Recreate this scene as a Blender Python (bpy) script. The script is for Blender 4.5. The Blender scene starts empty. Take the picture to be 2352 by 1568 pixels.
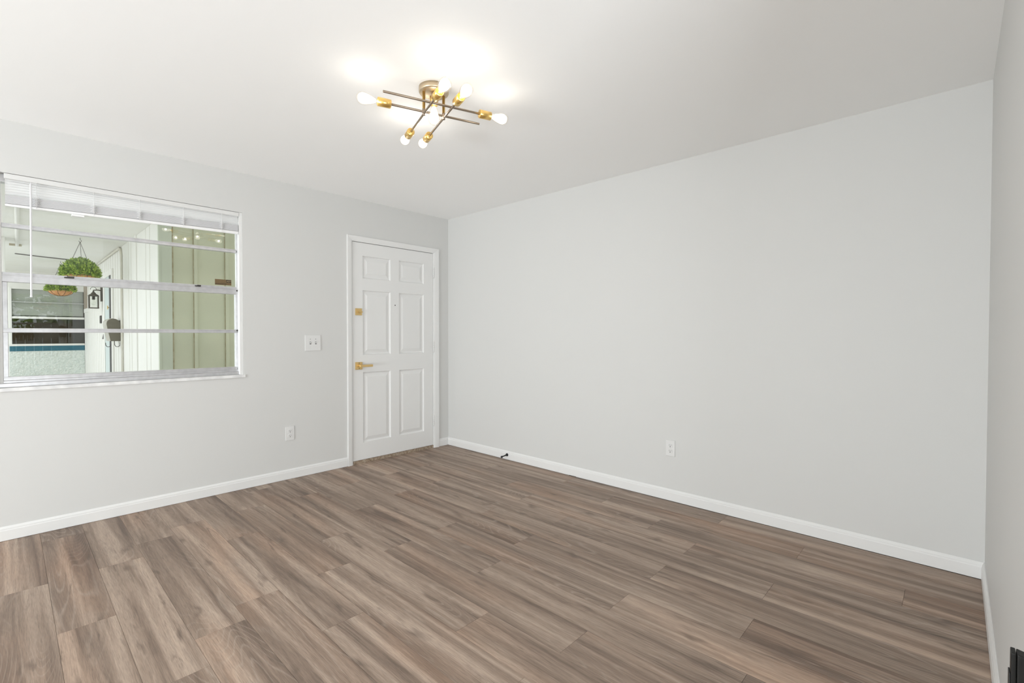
import bpy, bmesh, math, random
from mathutils import Vector, Matrix

random.seed(7)
SC = bpy.context.scene
COL = SC.collection
PI = math.pi

# ------------------------------------------------------------------ camera
CAMX, CAMY, CAMZ = -3.29525, -4.04347, 1.21309
YAW, PITCH, ROLL, FPX = 0.75319, -0.01644, 0.00129, 1087.52
cd = bpy.data.cameras.new('camera')
cam = bpy.data.objects.new('camera', cd)
COL.objects.link(cam)
fw = Vector((math.cos(YAW) * math.cos(PITCH), math.sin(YAW) * math.cos(PITCH), math.sin(PITCH)))
rt = Vector((math.sin(YAW), -math.cos(YAW), 0))
up = rt.cross(fw)
r2 = rt * math.cos(ROLL) + up * math.sin(ROLL)
u2 = -rt * math.sin(ROLL) + up * math.cos(ROLL)
M = Matrix((r2, u2, -fw)).transposed().to_4x4()
M.translation = (CAMX, CAMY, CAMZ)
cam.matrix_world = M
cd.sensor_fit = 'HORIZONTAL'
cd.sensor_width = 36.0
cd.lens = FPX * 36.0 / 2352.0
cd.clip_start = 0.02
SC.camera = cam

# ------------------------------------------------------------------ world, exposure, fill lights
w = bpy.data.worlds.new('sky')
SC.world = w
w.use_nodes = True
bg = w.node_tree.nodes['Background']
bg.inputs['Color'].default_value = (0.93, 0.97, 1.0, 1)
bg.inputs['Strength'].default_value = 2.2
SC.view_settings.view_transform = 'Standard'
SC.view_settings.look = 'None'
SC.view_settings.gamma = 1.0
SC.view_settings.use_curve_mapping = False
SC.view_settings.exposure = 0.13
try:
    SC.cycles.use_denoising = True
    SC.cycles.max_bounces = 14
    SC.cycles.diffuse_bounces = 8
    SC.cycles.transparent_max_bounces = 16
    SC.cycles.sample_clamp_indirect = 6.0
except Exception:
    pass


def area(name, loc, target, sx, sy, power, color=(1, 1, 1)):
    d = bpy.data.lights.new(name, 'AREA')
    d.shape = 'RECTANGLE'
    d.size, d.size_y, d.energy, d.color = sx, sy, power, color
    o = bpy.data.objects.new(name, d)
    COL.objects.link(o)
    o.location = loc
    o.rotation_euler = (Vector(target) - Vector(loc)).to_track_quat('-Z', 'Y').to_euler()
    return o


# unseen fill lights added behind the camera, tilted up to lift the ceiling
area('side_fill', (-7.7, -2.3, 0.5), (-0.4, -3.3, 5.2), 2.2, 0.9, 192, (0.915, 0.968, 1.0))
area('adjoining_room_fill', (-4.3, -6.0, 0.4), (-2.2, -3.7, 4.6), 1.6, 0.8, 115, (0.915, 0.968, 1.0))


# ------------------------------------------------------------------ materials
def node(nt, t, **kw):
    n = nt.nodes.new(t)
    for k, v in kw.items():
        if k in n.inputs:
            n.inputs[k].default_value = v
        else:
            setattr(n, k, v)
    return n


def principled(name, col, rough=0.5, metal=0.0, spec=0.5, bump=None, var=None, sheen=None):
    m = bpy.data.materials.new(name)
    m.use_nodes = True
    nt = m.node_tree
    b = nt.nodes['Principled BSDF']
    b.inputs['Base Color'].default_value = (*col, 1)
    b.inputs['Roughness'].default_value = rough
    b.inputs['Metallic'].default_value = metal
    b.inputs['Specular IOR Level'].default_value = spec
    tc = None
    if bump or var:
        tc = node(nt, 'ShaderNodeTexCoord')
    if bump:
        sc, st, dist = bump
        n = node(nt, 'ShaderNodeTexNoise', Scale=sc, Detail=4.0)
        nt.links.new(tc.outputs['Object'], n.inputs['Vector'])
        bp = node(nt, 'ShaderNodeBump', Strength=st, Distance=dist)
        nt.links.new(n.outputs['Fac'], bp.inputs['Height'])
        nt.links.new(bp.outputs['Normal'], b.inputs['Normal'])
    if var:
        sc, amt, c2 = var
        n = node(nt, 'ShaderNodeTexNoise', Scale=sc, Detail=5.0)
        nt.links.new(tc.outputs['Object'], n.inputs['Vector'])
        cr = node(nt, 'ShaderNodeValToRGB')
        cr.color_ramp.elements[0].position = 0.5 - amt
        cr.color_ramp.elements[1].position = 0.5 + amt
        cr.color_ramp.elements[0].color = (*col, 1)
        cr.color_ramp.elements[1].color = (*c2, 1)
        nt.links.new(n.outputs['Fac'], cr.inputs['Fac'])
        nt.links.new(cr.outputs['Color'], b.inputs['Base Color'])
    return m


def emission(name, col, s, clear=False):
    m = bpy.data.materials.new(name)
    m.use_nodes = True
    nt = m.node_tree
    nt.nodes.clear()
    e = node(nt, 'ShaderNodeEmission', Color=(*col, 1), Strength=s)
    o = node(nt, 'ShaderNodeOutputMaterial')
    if clear:      # a glowing haze that lets the light of the filament through
        t = node(nt, 'ShaderNodeBsdfTransparent')
        a = node(nt, 'ShaderNodeAddShader')
        nt.links.new(t.outputs[0], a.inputs[0])
        nt.links.new(e.outputs[0], a.inputs[1])
        nt.links.new(a.outputs[0], o.inputs[0])
    else:
        nt.links.new(e.outputs[0], o.inputs[0])
    return m


def glass(name, tint=(1, 1, 1), base=0.04, rough=0.0):
    m = bpy.data.materials.new(name)
    m.use_nodes = True
    nt = m.node_tree
    nt.nodes.clear()
    t = node(nt, 'ShaderNodeBsdfTransparent', Color=(*tint, 1))
    g = node(nt, 'ShaderNodeBsdfGlossy', Color=(1, 1, 1, 1), Roughness=rough)
    lw = node(nt, 'ShaderNodeLayerWeight', Blend=0.5)
    p5 = node(nt, 'ShaderNodeMath', operation='POWER')
    p5.inputs[1].default_value = 5.0
    nt.links.new(lw.outputs['Facing'], p5.inputs[0])
    ma = node(nt, 'ShaderNodeMath', operation='MULTIPLY_ADD')
    ma.inputs[1].default_value = 1.0 - base
    ma.inputs[2].default_value = base
    nt.links.new(p5.outputs[0], ma.inputs[0])
    mx = node(nt, 'ShaderNodeMixShader')
    nt.links.new(ma.outputs[0], mx.inputs[0])
    nt.links.new(t.outputs[0], mx.inputs[1])
    nt.links.new(g.outputs[0], mx.inputs[2])
    o = node(nt, 'ShaderNodeOutputMaterial')
    nt.links.new(mx.outputs[0], o.inputs[0])
    return m


def translucent(name, col, f=0.35):
    m = bpy.data.materials.new(name)
    m.use_nodes = True
    nt = m.node_tree
    nt.nodes.clear()
    d = node(nt, 'ShaderNodeBsdfDiffuse', Color=(*col, 1))
    t = node(nt, 'ShaderNodeBsdfTranslucent', Color=(*col, 1))
    mx = node(nt, 'ShaderNodeMixShader')
    mx.inputs[0].default_value = f
    nt.links.new(d.outputs[0], mx.inputs[1])
    nt.links.new(t.outputs[0], mx.inputs[2])
    o = node(nt, 'ShaderNodeOutputMaterial')
    nt.links.new(mx.outputs[0], o.inputs[0])
    return m


def plank_material():
    m = bpy.data.materials.new('plank_floor')
    m.use_nodes = True
    nt = m.node_tree
    L = nt.links.new
    b = nt.nodes['Principled BSDF']
    tc = node(nt, 'ShaderNodeTexCoord')
    at = node(nt, 'ShaderNodeAttribute', attribute_name='plank')
    sep = node(nt, 'ShaderNodeSeparateColor')
    L(at.outputs['Color'], sep.inputs[0])
    off = node(nt, 'ShaderNodeVectorMath', operation='MULTIPLY')
    off.inputs[1].default_value = (23.0, 41.0, 17.0)
    L(at.outputs['Color'], off.inputs[0])
    add = node(nt, 'ShaderNodeVectorMath', operation='ADD')
    L(tc.outputs['Object'], add.inputs[0])
    L(off.outputs[0], add.inputs[1])

    def noise(scale, detail, rough=0.55, dist=0.0, src=None):
        mp = node(nt, 'ShaderNodeMapping')
        mp.inputs['Scale'].default_value = scale
        L((src or add).outputs[0], mp.inputs['Vector'])
        n = node(nt, 'ShaderNodeTexNoise', Scale=1.0, Detail=detail, Roughness=rough, Distortion=dist)
        L(mp.outputs[0], n.inputs['Vector'])
        return n

    def ramp(src, stops):
        r = node(nt, 'ShaderNodeValToRGB')
        el = r.color_ramp.elements
        while len(el) < len(stops):
            el.new(0.5)
        for e, (p, c) in zip(el, stops):
            e.position = p
            e.color = (*c, 1) if not isinstance(c, float) else (c, c, c, 1)
        L(src, r.inputs['Fac'])
        return r

    def mix(kind, fac, a, c):
        x = node(nt, 'ShaderNodeMix', data_type='RGBA', blend_type=kind)
        if isinstance(fac, float):
            x.inputs[0].default_value = fac
        else:
            L(fac, x.inputs[0])
        for s, i in ((a, 6), (c, 7)):
            if isinstance(s, tuple):
                x.inputs[i].default_value = (*s, 1)
            else:
                L(s, x.inputs[i])
        return x.outputs[2]

    # broad tone bands running with the board
    n1 = noise((14.0, 0.55, 1.0), 5.0, 0.6, 0.5)
    tone = ramp(n1.outputs['Fac'], [(0.33, (0.135, 0.094, 0.070)), (0.50, (0.258, 0.190, 0.145)), (0.67, (0.392, 0.302, 0.238))])
    # warm patches
    n2 = noise((4.0, 0.7, 1.0), 2.0)
    warm = ramp(n2.outputs['Fac'], [(0.5, 0.0), (0.8, 0.8)])
    c = mix('MIX', warm.outputs['Color'], tone.outputs['Color'], mix('MULTIPLY', 1.0, tone.outputs['Color'], (1.12, 0.93, 0.80)))
    # per board lightness
    br = node(nt, 'ShaderNodeMapRange')
    br.inputs['To Min'].default_value = 0.94
    br.inputs['To Max'].default_value = 1.07
    L(sep.outputs['Green'], br.inputs['Value'])
    comb = node(nt, 'ShaderNodeCombineColor')
    for i in range(3):
        L(br.outputs[0], comb.inputs[i])
    c = mix('MULTIPLY', 1.0, c, comb.outputs[0])
    # cathedral figure : contour lines of a stretched height field
    n3 = noise((5.0, 0.62, 1.0), 1.5, 0.45, 0.4)
    mul = node(nt, 'ShaderNodeMath', operation='MULTIPLY')
    mul.inputs[1].default_value = 34.0
    L(n3.outputs['Fac'], mul.inputs[0])
    fr = node(nt, 'ShaderNodeMath', operation='FRACT')
    L(mul.outputs[0], fr.inputs[0])
    ln = ramp(fr.outputs[0], [(0.0, 0.0), (0.42, 0.0), (0.60, 1.0), (0.76, 0.0)])
    nm = noise((3.0, 0.9, 1.0), 2.0)
    msk = ramp(nm.outputs['Fac'], [(0.42, 0.05), (0.62, 1.0)])
    fig = mix('MULTIPLY', 1.0, ln.outputs['Color'], msk.outputs['Color'])
    sc = node(nt, 'ShaderNodeMath', operation='MULTIPLY')
    sc.inputs[1].default_value = 0.29
    L(fig, sc.inputs[0])
    c = mix('MIX', sc.outputs[0], c, (0.47, 0.39, 0.325))
    # dark heart streaks
    n4 = noise((24.0, 1.7, 1.0), 6.0, 0.65, 1.6)
    st = ramp(n4.outputs['Fac'], [(0.30, 1.0), (0.42, 0.0)])
    s2 = node(nt, 'ShaderNodeMath', operation='MULTIPLY')
    s2.inputs[1].default_value = 0.62
    L(st.outputs['Color'], s2.inputs[0])
    c = mix('MIX', s2.outputs[0], c, (0.105, 0.073, 0.055))
    # knots
    mpk = node(nt, 'ShaderNodeMapping')
    mpk.inputs['Scale'].default_value = (5.2, 1.35, 1.0)
    wn = noise((7.0, 3.0, 1.0), 3.0)
    wv = node(nt, 'ShaderNodeMix', data_type='RGBA', blend_type='LINEAR_LIGHT')
    wv.inputs[0].default_value = 0.10
    L(add.outputs[0], wv.inputs[6])
    L(wn.outputs['Color'], wv.inputs[7])
    L(wv.outputs[2], mpk.inputs['Vector'])
    vk = node(nt, 'ShaderNodeTexVoronoi', Scale=1.0, voronoi_dimensions='2D')
    L(mpk.outputs[0], vk.inputs['Vector'])
    kn = ramp(vk.outputs['Distance'], [(0.0, 1.0), (0.035, 0.7), (0.10, 0.0)])
    s3 = node(nt, 'ShaderNodeMath', operation='MULTIPLY')
    s3.inputs[1].default_value = 0.62
    L(kn.outputs['Color'], s3.inputs[0])
    c = mix('MIX', s3.outputs[0], c, (0.095, 0.066, 0.050))
    # fine fibres
    n5 = noise((420.0, 16.0, 1.0), 3.0, 0.65)
    fb = ramp(n5.outputs['Fac'], [(0.32, 0.70), (0.5, 1.0), (0.70, 1.22)])
    c = mix('MULTIPLY', 0.8, c, fb.outputs['Color'])
    hs = node(nt, 'ShaderNodeHueSaturation', Saturation=0.97, Value=1.14)
    L(c, hs.inputs['Color'])
    L(hs.outputs[0], b.inputs['Base Color'])
    ro = node(nt, 'ShaderNodeMapRange')
    ro.inputs['To Min'].default_value = 0.42
    ro.inputs['To Max'].default_value = 0.62
    L(n5.outputs['Fac'], ro.inputs['Value'])
    L(ro.outputs[0], b.inputs['Roughness'])
    bp = node(nt, 'ShaderNodeBump', Strength=0.12, Distance=0.002)
    L(n5.outputs['Fac'], bp.inputs['Height'])
    L(bp.outputs[0], b.inputs['Normal'])
    b.inputs['Specular IOR Level'].default_value = 0.42
    return m


MAT = {}
MAT['wall'] = principled('wall_paint', (0.635, 0.635, 0.622), 0.55, spec=0.3, bump=(9.0, 0.06, 0.01))
MAT['ceiling'] = principled('ceiling_paint', (0.92, 0.925, 0.92), 0.7, spec=0.2, bump=(6.0, 0.08, 0.012))
MAT['trim'] = principled('trim_paint', (0.755, 0.755, 0.745), 0.32, spec=0.5)
MAT['door'] = principled('door_paint', (0.755, 0.755, 0.745), 0.38, spec=0.5, bump=(40.0, 0.03, 0.003))
MAT['plate'] = principled('plate_plastic', (0.71, 0.71, 0.70), 0.3)
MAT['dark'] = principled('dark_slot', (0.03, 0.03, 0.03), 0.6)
MAT['slot'] = principled('grey_slot', (0.22, 0.22, 0.215), 0.6)
MAT['plank'] = plank_material()
MAT['gap'] = principled('plank_gap', (0.05, 0.037, 0.03), 0.9)
MAT['brass'] = principled('satin_brass', (0.85, 0.57, 0.19), 0.28, metal=0.9)
MAT['gold'] = principled('gold_hardware', (0.76, 0.55, 0.25), 0.35, metal=0.85)
MAT['bronze'] = principled('bronze_rod', (0.33, 0.265, 0.205), 0.36, metal=0.85)
MAT['canopy'] = principled('champagne_bronze', (0.58, 0.47, 0.33), 0.38, metal=0.85)
MAT['bulb_glass'] = glass('clear_bulb_glass', (1, 0.99, 0.97), 0.06)
MAT['glow'] = emission('filament_glow', (1.0, 0.93, 0.80), 1.6, True)
MAT['alu'] = principled('aluminium', (0.66, 0.66, 0.675), 0.34, metal=0.6, var=(30.0, 0.2, (0.56, 0.56, 0.575)))
MAT['pane'] = glass('window_glass', (0.97, 0.985, 0.97), 0.034)
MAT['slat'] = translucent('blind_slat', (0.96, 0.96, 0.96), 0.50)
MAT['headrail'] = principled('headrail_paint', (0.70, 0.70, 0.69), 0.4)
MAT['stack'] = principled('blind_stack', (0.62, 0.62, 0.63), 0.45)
MAT['white_plastic'] = principled('white_plastic', (0.86, 0.86, 0.86), 0.3)
MAT['wand'] = principled('clear_wand', (0.78, 0.78, 0.80), 0.2)
MAT['marble'] = principled('sill_marble', (0.80, 0.80, 0.79), 0.35, var=(14.0, 0.12, (0.66, 0.66, 0.66)))
MAT['wood_raw'] = principled('threshold_wood', (0.20, 0.135, 0.085), 0.8, var=(60.0, 0.18, (0.42, 0.35, 0.27)))
MAT['black'] = principled('black_plastic', (0.010, 0.010, 0.009), 0.45, spec=0.25)
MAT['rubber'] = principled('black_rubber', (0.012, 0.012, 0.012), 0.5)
MAT['black_metal'] = principled('black_metal', (0.045, 0.04, 0.036), 0.45)
MAT['siding'] = principled('white_siding', (0.84, 0.83, 0.80), 0.65, bump=(60.0, 0.15, 0.004), var=(3.0, 0.25, (0.80, 0.79, 0.75)))
MAT['porch_ceiling'] = principled('porch_ceiling_paint', (0.86, 0.855, 0.83), 0.7, var=(2.0, 0.25, (0.82, 0.81, 0.76)))
MAT['sage'] = principled('sage_siding', (0.625, 0.62, 0.47), 0.7, bump=(110.0, 0.25, 0.004), var=(3.0, 0.25, (0.56, 0.57, 0.43)))
MAT['sage_board'] = principled('sage_corner_board', (0.57, 0.60, 0.50), 0.7, bump=(90.0, 0.2, 0.003))
MAT['shade_brown'] = principled('shadow_joint', (0.36, 0.29, 0.17), 0.9, var=(25.0, 0.2, (0.52, 0.48, 0.34)))  # brown for painted shadow lines; also colours the conduit bracket
MAT['pipe'] = principled('weathered_pipe', (0.66, 0.63, 0.54), 0.7, var=(5.0, 0.2, (0.78, 0.76, 0.70)))
MAT['joint'] = principled('siding_joint', (0.52, 0.50, 0.43), 0.9, var=(6.0, 0.2, (0.70, 0.68, 0.62)))
MAT['stucco'] = principled('stucco', (0.76, 0.80, 0.76), 0.85, bump=(28.0, 0.9, 0.03), var=(34.0, 0.10, (0.66, 0.72, 0.68)))
MAT['teal'] = principled('teal_paint', (0.004, 0.105, 0.165), 0.5, var=(12.0, 0.2, (0.012, 0.14, 0.20)))
MAT['concrete'] = principled('concrete', (0.52, 0.51, 0.48), 0.85, var=(8.0, 0.25, (0.45, 0.44, 0.41)))
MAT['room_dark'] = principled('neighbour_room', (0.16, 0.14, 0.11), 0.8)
MAT['far_blind'] = principled('grey_blind', (0.50, 0.50, 0.48), 0.6)
MAT['pale_door'] = principled('pale_blue_door', (0.62, 0.70, 0.70), 0.45)
MAT['brown_glass'] = principled('brown_board', (0.30, 0.24, 0.18), 0.4)
MAT['leaf'] = principled('leaf', (0.13, 0.27, 0.02), 0.5, var=(26.0, 0.12, (0.60, 0.74, 0.12)))
MAT['coir'] = principled('coir_liner', (0.58, 0.25, 0.085), 0.95, bump=(120.0, 0.6, 0.006), var=(30.0, 0.2, (0.68, 0.37, 0.17)))
MAT['rib'] = principled('basket_wire', (0.13, 0.07, 0.03), 0.6)
MAT['chain'] = principled('dark_chain', (0.10, 0.085, 0.07), 0.5, metal=0.6)
MAT['lantern_metal'] = principled('lantern_bronze', (0.070, 0.058, 0.040), 0.5)
MAT['lantern_glass'] = glass('lantern_glass', (0.96, 0.97, 0.95), 0.05)
MAT['mail_dark'] = principled('mailbox_bronze', (0.13, 0.118, 0.080), 0.45)
MAT['mail_front'] = principled('mailbox_front', (0.50, 0.48, 0.42), 0.45)
MAT['sticker'] = principled('gold_sticker', (0.165, 0.112, 0.052), 0.45, metal=0.2)
MAT['sticker_gold'] = principled('sticker_gold', (0.46, 0.34, 0.17), 0.45)
MAT['sticker_ink'] = principled('sticker_ink', (0.02, 0.016, 0.012), 0.5)
MAT['fence'] = principled('fence_wood', (0.32, 0.19, 0.11), 0.85, var=(10.0, 0.2, (0.24, 0.14, 0.08)))
MAT['bark'] = principled('bark', (0.16, 0.11, 0.07), 0.9)
MAT['grass'] = principled('lawn', (0.12, 0.22, 0.05), 0.95)


# ------------------------------------------------------------------ mesh helpers
class MB:
    """Collects shapes (world coordinates) for ONE mesh."""

    def __init__(self):
        self.bm = bmesh.new()

    def face(self, pts, mi=0):
        f = self.bm.faces.new([self.bm.verts.new(p) for p in pts])
        f.material_index = mi
        return f

    def box(self, x0, x1, y0, y1, z0, z1, bev=0.0, mi=0, seg=2):
        t = bmesh.new()
        vs = [t.verts.new((x, y, z)) for x in (x0, x1) for y in (y0, y1) for z in (z0, z1)]
        for q in ((0, 1, 3, 2), (4, 6, 7, 5), (0, 4, 5, 1), (2, 3, 7, 6), (0, 2, 6, 4), (1, 5, 7, 3)):
            t.faces.new([vs[i] for i in q])
        if bev > 0:
            bmesh.ops.bevel(t, geom=list(t.edges), offset=bev, segments=seg, affect='EDGES', profile=0.6)
        self._merge(t, mi)
        return self

    def _merge(self, t, mi=0, smooth=False):
        bmesh.ops.recalc_face_normals(t, faces=list(t.faces))
        mp = {}
        for v in t.verts:
            mp[v] = self.bm.verts.new(v.co)
        for f in t.faces:
            try:
                g = self.bm.faces.new([mp[v] for v in f.verts])
                g.material_index = mi
                g.smooth = smooth
            except ValueError:
                pass
        t.free()

    def lathe(self, prof, origin, axis, seg=24, mi=0, smooth=True):
        """prof: list of (radius, height) along axis from origin."""
        a = Vector(axis).normalized()
        o = Vector(origin)
        h = Vector((1, 0, 0)) if abs(a.x) < 0.8 else Vector((0, 1, 0))
        u = a.cross(h).normalized()
        v = a.cross(u)
        t = bmesh.new()
        rings = []
        for r, z in prof:
            if r < 1e-6:
                rings.append([t.verts.new(o + a * z)])
            else:
                rings.append([t.verts.new(o + a * z + (u * math.cos(2 * PI * i / seg) + v * math.sin(2 * PI * i / seg)) * r) for i in range(seg)])
        for A, B in zip(rings, rings[1:]):
            for i in range(seg):
                j = (i + 1) % seg
                if len(A) == 1 and len(B) == 1:
                    continue
                if len(A) == 1:
                    t.faces.new((A[0], B[i], B[j]))
                elif len(B) == 1:
                    t.faces.new((A[i], A[j], B[0]))
                else:
                    t.faces.new((A[i], A[j], B[j], B[i]))
        self._merge(t, mi, smooth)
        return self

    def cyl(self, p0, p1, r, seg=16, mi=0, bev=0.0, r1=None):
        p0, p1 = Vector(p0), Vector(p1)
        L = (p1 - p0).length
        r1 = r if r1 is None else r1
        b = min(bev, L * 0.4)
        if b > 0:
            prof = [(0, 0), (r - b, 0), (r, b), (r1, L - b), (r1 - b, L), (0, L)]
        else:
            prof = [(0, 0), (r, 0), (r, 0), (r1, L), (r1, L), (0, L)]
        return self.lathe(prof, p0, p1 - p0, seg, mi, smooth=False) if b <= 0 and seg < 12 else self.lathe(prof, p0, p1 - p0, seg, mi, True)

    def tube(self, pts, r, seg=8, mi=0):
        pts = [Vector(p) for p in pts]
        t = bmesh.new()
        rings = []
        n = len(pts)
        prev = None
        for i, p in enumerate(pts):
            d = (pts[min(i + 1, n - 1)] - pts[max(i - 1, 0)]).normalized()
            if prev is None:
                h = Vector((0, 0, 1)) if abs(d.z) < 0.9 else Vector((1, 0, 0))
                u = d.cross(h).normalized()
            else:
                u = (prev - d * prev.dot(d)).normalized()
            prev = u
            v = d.cross(u)
            rings.append([t.verts.new(p + (u * math.cos(2 * PI * k / seg) + v * math.sin(2 * PI * k / seg)) * r) for k in range(seg)])
        for A, B in zip(rings, rings[1:]):
            for k in range(seg):
                j = (k + 1) % seg
                t.faces.new((A[k], A[j], B[j], B[k]))
        t.faces.new(rings[0])
        t.faces.new(rings[-1])
        self._merge(t, mi, True)
        return self

    def prism(self, poly, axis, a0, a1, mi=0, bev=0.0):
        """poly: 2D points in the plane across axis ('x': (y,z), 'y': (x,z), 'z': (x,y))."""
        def P(q, a):
            return {'x': (a, q[0], q[1]), 'y': (q[0], a, q[1]), 'z': (q[0], q[1], a)}[axis]
        t = bmesh.new()
        A = [t.verts.new(P(q, a0)) for q in poly]
        B = [t.verts.new(P(q, a1)) for q in poly]
        n = len(poly)
        t.faces.new(A)
        t.faces.new(B)
        for i in range(n):
            j = (i + 1) % n
            t.faces.new((A[i], A[j], B[j], B[i]))
        if bev > 0:
            bmesh.ops.bevel(t, geom=list(t.edges), offset=bev, segments=2, affect='EDGES')
        self._merge(t, mi)
        return self


WL = {}


def thing(name, loc, label=None, cat=None, group=None, kind=None):
    o = bpy.data.objects.new(name, None)
    o.empty_display_size = 0.05
    COL.objects.link(o)
    o.location = loc
    WL[o.name] = Vector(loc)
    tag(o, label, cat, group, kind)
    return o


def tag(o, label=None, cat=None, group=None, kind=None):
    if label:
        o['label'] = label
    if cat:
        o['category'] = cat
    if group:
        o['group'] = group
    if kind:
        o['kind'] = kind
    return o


def obj(name, mb, mat, parent=None, label=None, cat=None, kind=None, group=None, base=None):
    me = bpy.data.meshes.new(name)
    bm = mb.bm
    if parent is not None:
        off = WL[parent.name]
    elif base is not None:
        off = Vector(base)
    else:
        xs = [v.co for v in bm.verts]
        off = Vector(((min(v.x for v in xs) + max(v.x for v in xs)) / 2, (min(v.y for v in xs) + max(v.y for v in xs)) / 2, min(v.z for v in xs)))
    for v in bm.verts:
        v.co -= off
    bm.to_mesh(me)
    bm.free()
    for m in (mat if isinstance(mat, (list, tuple)) else [mat]):
        me.materials.append(MAT[m])
    o = bpy.data.objects.new(name, me)
    COL.objects.link(o)
    if parent is not None:
        o.parent = parent
        WL[o.name] = off.copy()
    else:
        o.location = off
        WL[o.name] = off.copy()
    tag(o, label, cat, group, kind)
    return o


# ------------------------------------------------------------------ room shell
H = 2.452            # ceiling height
YB = -4.161          # the near wall on the right edge
WX0, WX1, WZ0, WZ1 = -3.335, -2.040, 0.874, 2.146      # window opening
DX0, DX1, DZ1 = -1.128, -0.203, 2.062                  # door opening
XL = -8.0
WT = 0.13

m = MB()
m.box(XL, WX0, 0, WT, -0.05, H)
m.box(WX0, WX1, 0, WT, -0.05, WZ0)
m.box(WX0, WX1, 0, WT, WZ1, H)
m.box(WX1, DX0, 0, WT, -0.05, H)
m.box(DX0, DX1, 0, WT, DZ1, H)
m.box(DX1, 0.15, 0, WT, -0.05, H)
obj('wall_left', m, 'wall', kind='structure', label='white painted wall with the window and the entry door', base=(0, 0, 0))

m = MB().box(0, 0.15, -8.3, 0, -0.05, H)
obj('wall_right', m, 'wall', kind='structure', label='long blank white wall with one outlet', base=(0, 0, 0))

XO = -2.40           # end of the near wall, an opening to the adjoining room follows
m = MB()
m.box(XO, 0, YB - 0.12, YB, -0.05, H)
m.box(XL, -4.6, YB - 0.12, YB, -0.05, H)
obj('wall_near', m, 'wall', kind='structure', label='white wall at the right edge of the room', base=(0, 0, 0))

m = MB()   # side wall with an added window opening, out of view
m.box(XL - 0.12, XL, -8.3, -3.4, -0.05, H)
m.box(XL - 0.12, XL, -3.4, -1.2, -0.05, 0.75)
m.box(XL - 0.12, XL, -3.4, -1.2, 2.35, H)
m.box(XL - 0.12, XL, -1.2, WT, -0.05, H)
obj('wall_side', m, 'wall', kind='structure', base=(0, 0, 0))

GX0, GX1 = -3.26, -2.38   # glass door of the adjoining room
m = MB()
m.box(XL, -4.2, -8.42, -8.3, -0.05, H)
m.box(-4.2, -3.42, -8.42, -8.3, 2.1, H)
m.box(-3.42, GX0, -8.42, -8.3, -0.05, H)
m.box(GX0, GX1, -8.42, -8.3, 1.98, H)
m.box(GX1, 0.15, -8.42, -8.3, -0.05, H)
m.box(-4.2, -3.42, -8.42, -8.3, -0.05, 0.05)
obj('wall_back', m, 'wall', kind='structure', base=(0, 0, 0))

m = MB().box(XL, 0.15, -8.42, WT, H, H + 0.1)
obj('ceiling', m, 'ceiling', kind='structure', label='smooth white ceiling', base=(0, 0, 0))

# plank floor: every board a bevelled rectangle of one floor mesh
PW, PL = 0.1857, 1.23
X00 = -3.172
offs = {-1: -0.849, 0: -1.419, 1: -0.84, 2: -0.629, 3: -0.490, 4: -0.944, 5: -0.486, 6: -0.112, 7: -0.50, 8: -1.054,
        9: -0.484, 10: -0.970, 11: -0.490, 12: -0.951, 13: -0.50, 14: -0.192, 15: -0.968, 16: -0.486}
bm = bmesh.new()
cl = bm.loops.layers.float_color.new('plank')
rng = random.Random(3)
g, bev = 0.0002, 0.0003
k = -26
while X00 + k * PW < 0.0:
    xa, xb = X00 + k * PW, X00 + (k + 1) * PW
    if k == 16:
        xb = 0.0
    y0 = offs.get(k, -rng.random() * PL)
    while y0 < 0:
        y0 += PL
    ys = []
    y = y0
    while y > -8.3:
        ys.append((max(y - PL, -8.3), min(y, 0.0)))
        y -= PL
    for ya, yb in ys:
        if yb - ya < 0.005:
            continue
        col = (rng.random(), rng.random(), rng.random(), 1)
        top = [(xa + g + bev, ya + g + bev, 0), (xb - g - bev, ya + g + bev, 0), (xb - g - bev, yb - g - bev, 0), (xa + g + bev, yb - g - bev, 0)]
        low = [(xa + g, ya + g, -0.003), (xb - g, ya + g, -0.003), (xb - g, yb - g, -0.003), (xa + g, yb - g, -0.003)]
        T = [bm.verts.new(p) for p in top]
        B = [bm.verts.new(p) for p in low]
        fs = [bm.faces.new(T)]
        for i in range(4):
            j = (i + 1) % 4
            fs.append(bm.faces.new((B[i], B[j], T[j], T[i])))
        for f in fs:
            for lp in f.loops:
                lp[cl] = col
    k += 1
sub = [bm.verts.new(p) for p in ((XL, -8.3, -0.003), (0.0, -8.3, -0.003), (0.0, 0.0, -0.003), (XL, 0.0, -0.003))]
f = bm.faces.new(sub)
f.material_index = 1
me = bpy.data.meshes.new('floor')
bm.to_mesh(me)
bm.free()
me.materials.append(MAT['plank'])
me.materials.append(MAT['gap'])
fl = bpy.data.objects.new('floor', me)
COL.objects.link(fl)
tag(fl, label='grey brown wood plank floor', kind='structure')

# baseboards
BH, BT = 0.083, 0.012
prof = [(0, 0.002), (-BT, 0.002), (-BT, BH * 0.72), (-BT * 0.82, BH * 0.77), (-BT * 0.80, BH * 0.86), (-BT * 0.45, BH * 0.95), (-BT * 0.25, BH), (0, BH)]
m = MB()
m.prism(prof, 'x', XL, -1.180)
m.prism(prof, 'x', -0.136, 0.0)
obj('baseboard_left', m, 'trim', kind='structure', label='white baseboard along the window wall', base=(0, 0, 0))
m = MB().prism(prof, 'y', -8.3, 0.0)
obj('baseboard_right', m, 'trim', kind='structure', label='white baseboard along the long blank wall', base=(0, 0, 0))
m = MB().prism([(YB - a, b) for a, b in prof], 'x', XO, 0.0)
obj('baseboard_near', m, 'trim', kind='structure', label='white baseboard of the wall at the right edge', base=(0, 0, 0))

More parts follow.
